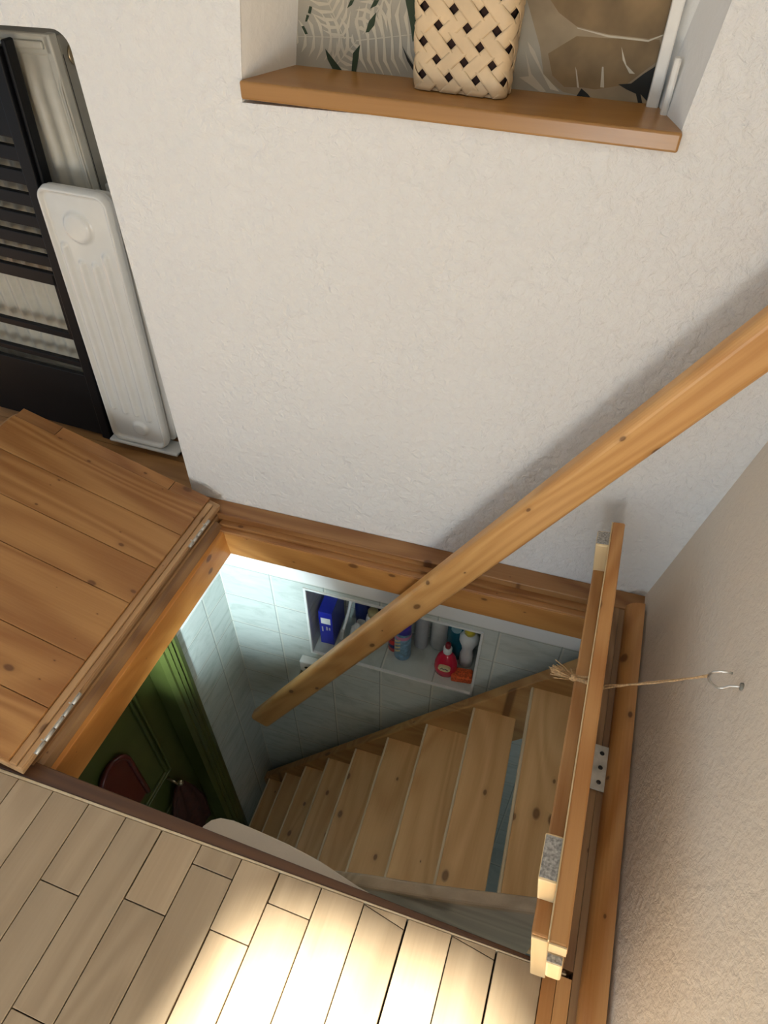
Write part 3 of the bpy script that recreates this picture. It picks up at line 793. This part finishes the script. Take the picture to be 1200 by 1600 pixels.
bk = thing('woven_basket', 'tall pale woven basket with diamond holes on the sill board', 'basket', (0.553, 0.0955, sz(0.553) + 0.001), (0, -tilt, A - 0.06))
BW, BD, BR, BH = 0.124, 0.052, 0.014, 0.21
def path(p, z):
    fl = 1.0 + 0.55 * z
    hw_, hd_ = BW / 2, BD / 2
    segs = [(BW - 2 * BR), PI * BR / 2, (BD - 2 * BR), PI * BR / 2] * 2
    tot = sum(segs)
    p = p % tot
    cs_ = [(-(hw_ - BR), -hd_, 1, 0, hw_ - BR, -(hd_ - BR)), None]
    # walk counter-clockwise from the lower left of the front side
    x, y = -(hw_ - BR), -hd_
    ang = 0.0
    for sgl, isarc in zip(segs, [0, 1] * 4):
        if p <= sgl or sgl is segs[-1]:
            pass
        dx, dy = math.cos(ang), math.sin(ang)
        nx, ny = dy, -dx
        if p <= sgl:
            if not isarc:
                return ((x + dx * p) * fl, (y + dy * p) * (1 + .25 * z), nx, ny)
            th = p / BR
            cx_, cy_ = x - nx * BR, y - ny * BR
            a2 = ang + th
            nx2, ny2 = math.sin(a2), -math.cos(a2)
            return ((cx_ + nx2 * BR) * fl, (cy_ + ny2 * BR) * (1 + .25 * z), nx2, ny2)
        if not isarc:
            x += dx * sgl; y += dy * sgl
        else:
            cx_, cy_ = x - nx * BR, y - ny * BR
            ang += PI / 2
            x = cx_ + math.sin(ang) * BR; y = cy_ - math.cos(ang) * BR
        p -= sgl
    return ((-(hw_ - BR)) * fl, -hd_ * (1 + .25 * z), 0, -1)
PT = 2 * (BW - 2 * BR) + 2 * (BD - 2 * BR) + 2 * PI * BR
NS = 9
PP = PT / NS
m = MB()
for fam in (1, -1):
    for i in range(NS):
        bm = bmesh.new()
        rows_ = []
        nz = int(BH / (PP / 8))
        for r in range(nz + 1):
            z = BH * r / nz
            off = fam * 0.0008 * math.cos(2 * PI * z / PP)
            row = []
            for c in range(7):
                pc = i * PP + fam * z + (c / 6 - 0.5) * PP * 0.66
                x, y, nx, ny = path(pc, z)
                row.append(bm.verts.new((x + nx * (off + .0018), y + ny * (off + .0018), z)))
            rows_.append(row)
        for r in range(nz):
            for c in range(6):
                bm.faces.new((rows_[r][c], rows_[r][c + 1], rows_[r + 1][c + 1], rows_[r + 1][c]))
        m.add(bm, smooth=True)
wv = m.build('woven_strips', M['straw'], bk)
sm = wv.modifiers.new('thickness', 'SOLIDIFY'); sm.thickness = 0.0007; sm.offset = 1
m = MB()
bm = bmesh.new()
ring = [path(PT * i / 60, 0) for i in range(60)]
b0 = [bm.verts.new((x * .985, y * .97, 0.0)) for x, y, _, _ in ring]; b1 = [bm.verts.new((x * .985, y * .97, 0.004)) for x, y, _, _ in ring]
bm.faces.new(b0[::-1]); bm.faces.new(b1)
for i in range(60):
    bm.faces.new((b0[i], b0[(i + 1) % 60], b1[(i + 1) % 60], b1[i]))
m.add(bm); m.build('base', M['straw'], bk)
m = MB()
bm = bmesh.new()
ra = []
for z in (0.005, 0.06, 0.12, BH - .004):
    ra.append([bm.verts.new((x * .965, y * .93, z)) for x, y, _, _ in [path(PT * i / 60, z) for i in range(60)]])
for a_, b_ in zip(ra, ra[1:]):
    for i in range(60):
        bm.faces.new((a_[i], a_[(i + 1) % 60], b_[(i + 1) % 60], b_[i]))
m.add(bm, smooth=True); ln_ = m.build('lining', M['lining'], bk)  # added dark sheet, standing for the shade inside the weave

# ------------------------------------------------------------------ radiator niche
# ribbed radiator on the wall
rd = thing('wall_radiator', 'old cream ribbed radiator on the wall inside the niche', 'radiator', (-0.48, 0.19, 0.14), (0, 0, A))
m = MB()
def rib_panel(x0, x1, z0, z1, y, pitch, depth):
    bm = bmesh.new()
    nx_ = int((x1 - x0) / pitch * 12)
    zs = [z0, z0 + .025, z0 + .05] + [z0 + .05 + (z1 - z0 - .10) * i / 4 for i in range(1, 5)] + [z1 - .025, z1]
    grid = []
    for z in zs:
        e_ = min(1.0, max(0.0, (min(z - z0, z1 - z)) / 0.05))
        grid.append([bm.verts.new((x0 + (x1 - x0) * i / nx_, y - depth * e_ * (0.5 + 0.5 * math.cos(2 * PI * (x0 + (x1 - x0) * i / nx_) / pitch)), z)) for i in range(nx_ + 1)])
    for a_, b_ in zip(grid, grid[1:]):
        for i in range(nx_):
            bm.faces.new((a_[i], a_[i + 1], b_[i + 1], b_[i]))
    return bm
m.add(rib_panel(-0.45, 0.298, 0.02, 0.690, -0.036, 0.033, 0.007), smooth=True)
m.box(-0.45, 0.298, -0.038, -0.030, 0.01, 0.03, bevel=0.002); m.box(-0.45, 0.298, -0.040, -0.030, 0.69, 0.722, bevel=0.004)
m.box(-0.45, 0.285, -0.046, -0.038, 0.700, 0.712, bevel=0.003)
m.box(0.284, 0.300, -0.040, -0.02, 0.01, 0.722, bevel=0.003)
m.build('front_panel', M['cream_enamel'], rd)
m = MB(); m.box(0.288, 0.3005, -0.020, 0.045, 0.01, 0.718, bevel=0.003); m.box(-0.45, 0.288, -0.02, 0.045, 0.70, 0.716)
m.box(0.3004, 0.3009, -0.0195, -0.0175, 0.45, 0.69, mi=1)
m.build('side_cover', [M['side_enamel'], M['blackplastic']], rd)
m = MB()
mx = Matrix.Translation((0.3005, 0.010, 0.685)) @ Matrix.Rotation(PI / 2, 4, 'Y')
m.lathe([(0.017, 0), (0.017, 0.003), (0.012, 0.004), (0.011, 0.004)], 20, mat=mx)
m.lathe([(0.008, 0.003), (0.008, 0.018), (0.006, 0.019)], 6, mat=mx)
m.lathe([(0.006, 0.018), (0.006, 0.030)], 14, mat=mx, mi=1)
m.build('valve', [M['brass'], M['cream_enamel']], rd)
m = MB(); m.box(-0.45, 0.18, -0.05, -0.02, -0.012, 0.004, bevel=0.003); m.box(-0.2, -0.17, -0.055, 0.0, -0.02, 0.01, bevel=.002); m.build('bottom_rail', M['white_paint'], rd)
for q in (-0.40, 0.12):
    m = MB(); m.box(q - .015, q + .015, 0.04, 0.068, 0.1, 0.6); m.build('wall_bracket', M['side_enamel'], rd)

# oil filled radiator
orad = thing('oil_radiator', 'white ribbed oil heater on black feet at the end of the wall', 'heater', (-0.199, 0.102, 0.0), (0, math.radians(2.2), A))
PW, PH = 0.1535, 0.612
def panel_grid():
    bm = bmesh.new()
    nx_, nz_ = 56, 190
    hw_, hh_, r_ = PW / 2, PH / 2, 0.026
    def sd_caps(x, z, xc, za, zb):
        zz = min(max(z, za), zb)
        return math.hypot(x - xc, z - zz)
    def ss(a, b, t_):
        t_ = min(1, max(0, (t_ - a) / (b - a))); return t_ * t_ * (3 - 2 * t_)
    G = []
    for j in range(nz_ + 1):
        row = []
        for i in range(nx_ + 1):
            x = hw_ * (2 * i / nx_ - 1); z = hh_ * (2 * j / nz_ - 1)
            qx, qz = max(abs(x) - (hw_ - r_), 0), max(abs(z) - (hh_ - r_), 0)
            if qx > 0 and qz > 0:
                k_ = max(qx, qz) / math.hypot(qx, qz)
                qx *= k_; qz *= k_
                x = math.copysign(hw_ - r_ + qx, x); z = math.copysign(hh_ - r_ + qz, z)
            d = min(hw_ - abs(x), hh_ - abs(z)) if not (qx > 0 and qz > 0) else r_ - math.hypot(qx, qz)
            h = 0.014 * ss(0, 0.004, d) - 0.0095 * ss(0.006, 0.013, d)
            c1 = math.hypot(x + 0.006, z - 0.232)
            h += 0.0085 * (1 - ss(0.025, 0.033, c1))
            c2 = math.hypot(x - 0.008, z + 0.258)
            h += 0.0065 * (1 - ss(0.016, 0.022, c2))
            for xc, zt, zb in ((-0.051, 0.190, -0.205), (-0.021, 0.158, -0.212), (0.009, 0.158, -0.212), (0.038, 0.180, -0.222)):
                dd = sd_caps(x, z, xc, zb, zt)
                h += 0.0085 * (1 - ss(0.0025, 0.0095, dd))
            row.append(bm.verts.new((x, -h, z + hh_)))
        G.append(row)
    for j in range(nz_):
        for i in range(nx_):
            bm.faces.new((G[j][i], G[j][i + 1], G[j + 1][i + 1], G[j + 1][i]))
    return bm
rr_ = [(-1, -1), (1, -1), (1, 1), (-1, 1)]
def rrect(wd, h, r, z0):
    res = []
    for sx, sz_, a0 in ((1, 1, 0), (-1, 1, 90), (-1, -1, 180), (1, -1, 270)):
        for q in range(0, 91, 15):
            th = math.radians(a0 + q)
            res.append((sx * (wd / 2 - r) + r * math.cos(th), z0 + h / 2 + sz_ * (h / 2 - r) + r * math.sin(th)))
    return res
m = MB(); m.add(panel_grid(), smooth=True, mat=Matrix.Translation((0, 0, 0.026)))
m.prism(rrect(PW - .002, PH - .002, 0.026, 0.027), 0.0005, 0.012, 'y', bevel=0.002)
m.build('end_panel', M['white_enamel'], orad)
for k_ in range(3):
    y_ = 0.024 + 0.036 * k_
    m = MB(); m.prism([(x + 0.009, z) for x, z in rrect(PW - .006 - .002 * k_, PH - .03, 0.02, 0.030)], y_, y_ + 0.012, 'y', bevel=0.004)
    m.box(-0.02, 0.02, y_ - .013, y_ + .001, 0.10, 0.13); m.box(-0.02, 0.02, y_ - .013, y_ + .001, 0.52, 0.55)
    m.build('fin', M['white_enamel'], orad)
m = MB(); m.box(-0.085, 0.104, -0.018, 0.03, 0.019, 0.027, bevel=0.003); m.build('foot_bar', M['white_enamel'], orad)
for q in (-0.070, 0.090):
    m = MB(); m.lathe([(0.011, 0), (0.014, 0.004), (0.014, 0.015), (0.008, 0.019)], 16, mat=Matrix.Translation((q, 0.018, 0.0005 + (0.0035 if q < 0 else -0.0005) + (0.0041 if q > 0 else -.0035)))); m.build('foot', M['blackplastic'], orad)

# black slatted stand
rk = thing('slatted_stand', 'black slatted folding stand in front of the ribbed radiator', 'stand', (-0.423, 0.112, 0.0), (0, math.radians(4.0), A))
m = MB(); m.box(0.094, 0.121, -0.012, 0.012, 0.008, 0.86, bevel=0.003); m.build('post', M['black'], rk)
m = MB(); m.box(0.1225, 0.131, -0.004, 0.020, 0.010, 0.87, bevel=0.003); m.build('post', M['black'], rk)
m = MB(); m.box(-0.36, -0.333, -0.012, 0.012, -0.020, 0.84, bevel=0.003); m.build('post', M['black'], rk)
for z0_, z1_ in ((0.715, 0.84), (0.674, 0.701), (0.632, 0.658), (0.590, 0.615), (0.548, 0.573), (0.506, 0.531), (0.466, 0.490), (0.424, 0.452), (0.292, 0.309), (0.218, 0.233)):
    m = MB(); m.box(-0.334, 0.095, -0.006, 0.006, z0_, z1_, bevel=0.002); m.build('slat', M['black'], rk)
m = MB(); m.box(-0.334, 0.095, -0.008, 0.004, 0.015, 0.197, bevel=0.002); m.build('lower_panel', M['black'], rk)
m = MB(); m.box(0.082, 0.095, -0.006, 0.004, 0.30, 0.45, bevel=0.002); m.build('stile', M['black'], rk)

# ------------------------------------------------------------------ things in the tiled niche
SH = NZ0 + 0.0008
def spot_on(x, v):
    return (x * math.cos(A) - v * math.sin(A), x * math.sin(A) + v * math.cos(A), SH)
b = thing('carton', 'blue carton with a white label at the left end of the tiled niche', 'box', spot_on(0.292, 0.088), (0, 0, A + .03))
m = MB(); m.box(-0.020, 0.020, -0.052, 0.050, 0, 0.150, bevel=0.001); m.build('box', M['blue_box'], b)
m = MB(); m.box(-0.014, 0.014, -0.0527, -0.0515, 0.098, 0.124); m.build('label', M['white_pl'], b)
m = MB(); m.box(-0.013, -0.009, -0.0527, -0.0515, 0.060, 0.082); m.box(0.0, 0.004, -0.0527, -0.0515, 0.068, 0.084); m.box(0.008, 0.012, -0.0527, -0.0515, 0.070, 0.082); m.build('print', M['grey_pl'], b)

t = thing('scrub_brush', 'thin white brush leaning beside the blue carton', 'brush', spot_on(0.325, 0.072), (0, math.radians(8), A))
m = MB(); m.tube([(0, -0.012, 0.004), (0.001, 0.0, 0.05), (0.004, 0.015, 0.11), (0.002, 0.03, 0.16), (0.004, 0.045, 0.21)], 0.0035, 8, r_end=0.006); m.build('handle', M['white_pl'], t)
m = MB(); m.box(-0.006, 0.006, -0.014, 0.004, 0.0, 0.045, bevel=0.003); m.build('head', M['clear_pl'], t)

def bottle(name, label, x, v, prof, mat, sx=1.0, sy=1.0, cap=None, capmat=None, rot=0.0, extra=None, group=None):
    t = thing(name, label, 'bottle', spot_on(x, v), (0, 0, A + rot), group)
    m = MB(); m.lathe(prof, 28, sx, sy); m.build('body', mat, t)
    if cap:
        m = MB(); m.lathe(cap, 20, 1, 1 if sy > .8 else sy * 1.2); m.build('cap', capmat, t)
    if extra:
        extra(t)
    return t

def ex1(t):
    m = MB(); m.prism([(0.016 * math.cos(q), 0.055 + 0.018 * math.sin(q)) for q in [i * PI / 12 for i in range(24)]], -0.0205, -0.0175, 'y'); m.build('label', M['white_pl'], t)
bottle('plastic_bottle', 'navy bottle with pale label behind the white pouch in the niche', 0.380, 0.117, [(0.022, 0), (0.026, 0.006), (0.026, 0.15), (0.02, 0.185), (0.012, 0.20)], M['navy'], 1, .75, [(0.013, 0.20), (0.013, 0.225)], M['navy'], extra=ex1)
t = thing('pouch', 'crumpled white pouch at the front of the niche near the blue carton', 'pouch', spot_on(0.376, 0.066), (0, 0, A))
bm = bmesh.new(); bmesh.ops.create_icosphere(bm, subdivisions=4, radius=1)
for v_ in bm.verts:
    p = v_.co
    k_ = 1 + 0.08 * math.sin(p.x * 9 + p.z * 5) + 0.06 * math.sin(p.y * 11 + p.z * 13)
    zz = max(p.z, -0.92)
    v_.co = Vector((p.x * 0.023 * k_ * (1 - .35 * max(0, zz)), p.y * 0.018 * k_ * (1 - .5 * max(0, zz)), (zz + 0.92) * 0.050))
m = MB(); m.add(bm, smooth=True); m.build('bag', M['white_pl'], t)
def ex2(t):
    m = MB(); m.lathe([(0.0215, 0.0), (0.0225, 0.004), (0.0225, 0.008), (0.0212, 0.010)], 24, 1, .9, mat=Matrix.Translation((0, 0, 0.085))); m.build('ring', M['navy'], t)
bottle('plastic_bottle', 'round white bottle with beige cap in the niche above the handrail', 0.415, 0.092, [(0.018, 0), (0.021, 0.004), (0.0215, 0.09), (0.019, 0.108), (0.013, 0.12)], M['white_pl'], cap=[(0.015, 0.118), (0.015, 0.134), (0.012, 0.137)], capmat=M['beige_pl'], extra=ex2)
bottle('plastic_bottle', 'navy bottle with a pale emblem standing behind the beige cap', 0.410, 0.128, [(0.02, 0), (0.0215, 0.005), (0.0215, 0.16), (0.016, 0.19), (0.011, 0.2)], M['navy'], 1, .6, [(0.013, 0.2), (0.013, 0.222)], M['navy'])
bottle('plastic_bottle', 'milky clear bottle in the niche half hidden by the handrail', 0.455, 0.100, [(0.02, 0), (0.023, 0.005), (0.023, 0.12), (0.016, 0.16), (0.012, 0.175)], M['clear_pl'], 1, .8, [(0.0135, 0.172), (0.0135, 0.2)], M['white_pl'])
def ex3(t):
    m = MB(); m.lathe([(0.0192, 0.02), (0.0192, 0.036)], 24, cap=False); m.build('label', M['navy'], t)
t = bottle('jar', 'small red jar with a blue band left of the spray can', 0.483, 0.082, [(0.016, 0), (0.019, 0.003), (0.019, 0.05), (0.017, 0.054)], plain('red_jar', (0.50, 0.03, 0.025), 0.3), cap=[(0.018, 0.054), (0.018, 0.062)], capmat=M['dkred'], extra=ex3)
t['category'] = 'jar'
t = thing('spray_can', 'light blue spray can with a violet cap', 'spray can', spot_on(0.5105, 0.066), (0, 0, A))
m = MB(); m.lathe([(0.0215, 0), (0.0235, 0.003), (0.0235, 0.112), (0.0215, 0.118), (0.019, 0.121)], 28); m.build('can', M['can_blue'], t)
m = MB(); m.lathe([(0.0222, 0.117), (0.0222, 0.150), (0.020, 0.178), (0.016, 0.184)], 24, 1, .9); m.build('cap', M['violet'], t)
m = MB(); m.lathe([(0.0238, 0.100), (0.0238, 0.114)], 28, cap=False); m.build('band', M['pink'], t)
m = MB()
for k_ in range(4):
    for s_ in range(6):
        a0 = -2.5 + s_ * .16; 
        x0_, y0_ = 0.0239 * math.cos(a0), 0.0239 * math.sin(a0)
        m.box(-0.0016, 0.0016, -0.0004, 0.0004, 0.03 + k_ * .016 + s_ * .0035, 0.037 + k_ * .016 + s_ * .0035, mat=Matrix.Translation((x0_, y0_, 0)) @ Matrix.Rotation(a0 + PI / 2, 4, 'Z'))
m.build('lettering', M['label_y'], t)
bottle('plastic_bottle', 'slim light grey bottle right of the spray can', 0.553, 0.110, [(0.017, 0), (0.0195, 0.004), (0.0195, 0.15), (0.0175, 0.165)], M['grey_pl'], 1, .8, [(0.016, 0.165), (0.016, 0.2), (0.013, 0.203)], M['grey_pl'])
bottle('plastic_bottle', 'flat pale grey bottle behind the red soap bottle', 0.606, 0.122, [(0.026, 0), (0.029, 0.005), (0.029, 0.17), (0.024, 0.2), (0.013, 0.21)], M['clear_pl'], 1, .55, [(0.013, 0.21), (0.013, 0.235)], M['white_pl'])
def ex4(t):
    m = MB(); m.prism([(0.017 * math.cos(q), 0.050 + 0.013 * math.sin(q)) for q in [i * PI / 14 for i in range(28)]], -0.0275, -0.018, 'y'); lb = m.build('label', M['label_y'], t)
    m = MB(); m.tube([(-0.011, -0.0278, 0.046), (-0.006, -0.0278, 0.054), (-0.002, -0.0278, 0.047), (0.003, -0.0278, 0.052), (0.011, -0.0278, 0.047)], 0.0012, 6); m.build('lettering', M['navy'], lb)
    m = MB(); m.lathe([(0.0105, 0.094), (0.012, 0.097), (0.012, 0.114), (0.009, 0.118)], 20); m.build('collar', M['white_pl'], t)
bottle('soap_bottle', 'red dish soap bottle with yellow oval label and white collar', 0.640, 0.049, [(0.024, 0), (0.0305, 0.005), (0.033, 0.025), (0.031, 0.05), (0.024, 0.075), (0.015, 0.090), (0.010, 0.096)], M['red_liq'], 1, .8, [(0.0075, 0.117), (0.0085, 0.122), (0.0075, 0.134), (0.004, 0.137)], M['dkred'], extra=ex4)
def ex5(t):
    m = MB(); m.prism([(0.014 * math.cos(q), 0.150 + 0.018 * math.sin(q)) for q in [i * PI / 14 for i in range(28)]], -0.0155, -0.0125, 'y'); m.build('emblem', M['pale_teal'], t)
bottle('plastic_bottle', 'tall teal bottle with a pale round emblem behind the orange sponge', 0.652, 0.104, [(0.022, 0), (0.025, 0.005), (0.026, 0.16), (0.024, 0.20), (0.014, 0.22)], M['teal'], 1, .58, [(0.014, 0.22), (0.014, 0.245)], M['teal'], extra=ex5)
bottle('plastic_bottle', 'white waisted bottle with a yellow cap at the right end of the niche', 0.689, 0.088, [(0.016, 0), (0.019, 0.004), (0.019, 0.048), (0.0145, 0.072), (0.018, 0.092), (0.026, 0.115), (0.026, 0.135), (0.0165, 0.152)], M['white_pl'], 1, .8, [(0.0145, 0.151), (0.0145, 0.170), (0.012, 0.174)], M['yellow'])
t = thing('sponge', 'orange sponge lying at the front right of the niche', 'sponge', spot_on(0.689, 0.040), (0, 0, A + .12))
m = MB(); m.box(-0.029, 0.029, -0.017, 0.017, 0.0, 0.026, bevel=0.005, seg=3); m.build('block', M['sponge'], t)

so = thing('wall_socket', 'small white wall socket with a dark slot below the tiled niche', 'socket', (0.252, 0.0065, -0.603), (0, 0, A))
m = MB(); m.box(-0.026, 0.026, -0.022, 0.004, -0.030, 0.020, bevel=0.004); m.build('housing', M['white_pl'], so)
m = MB(); m.prism([(0.011 * math.cos(q), -0.005 + 0.006 * math.sin(q)) for q in [i * PI / 10 for i in range(20)]], -0.0228, -0.0215, 'y'); m.build('slot', M['blackplastic'], so)
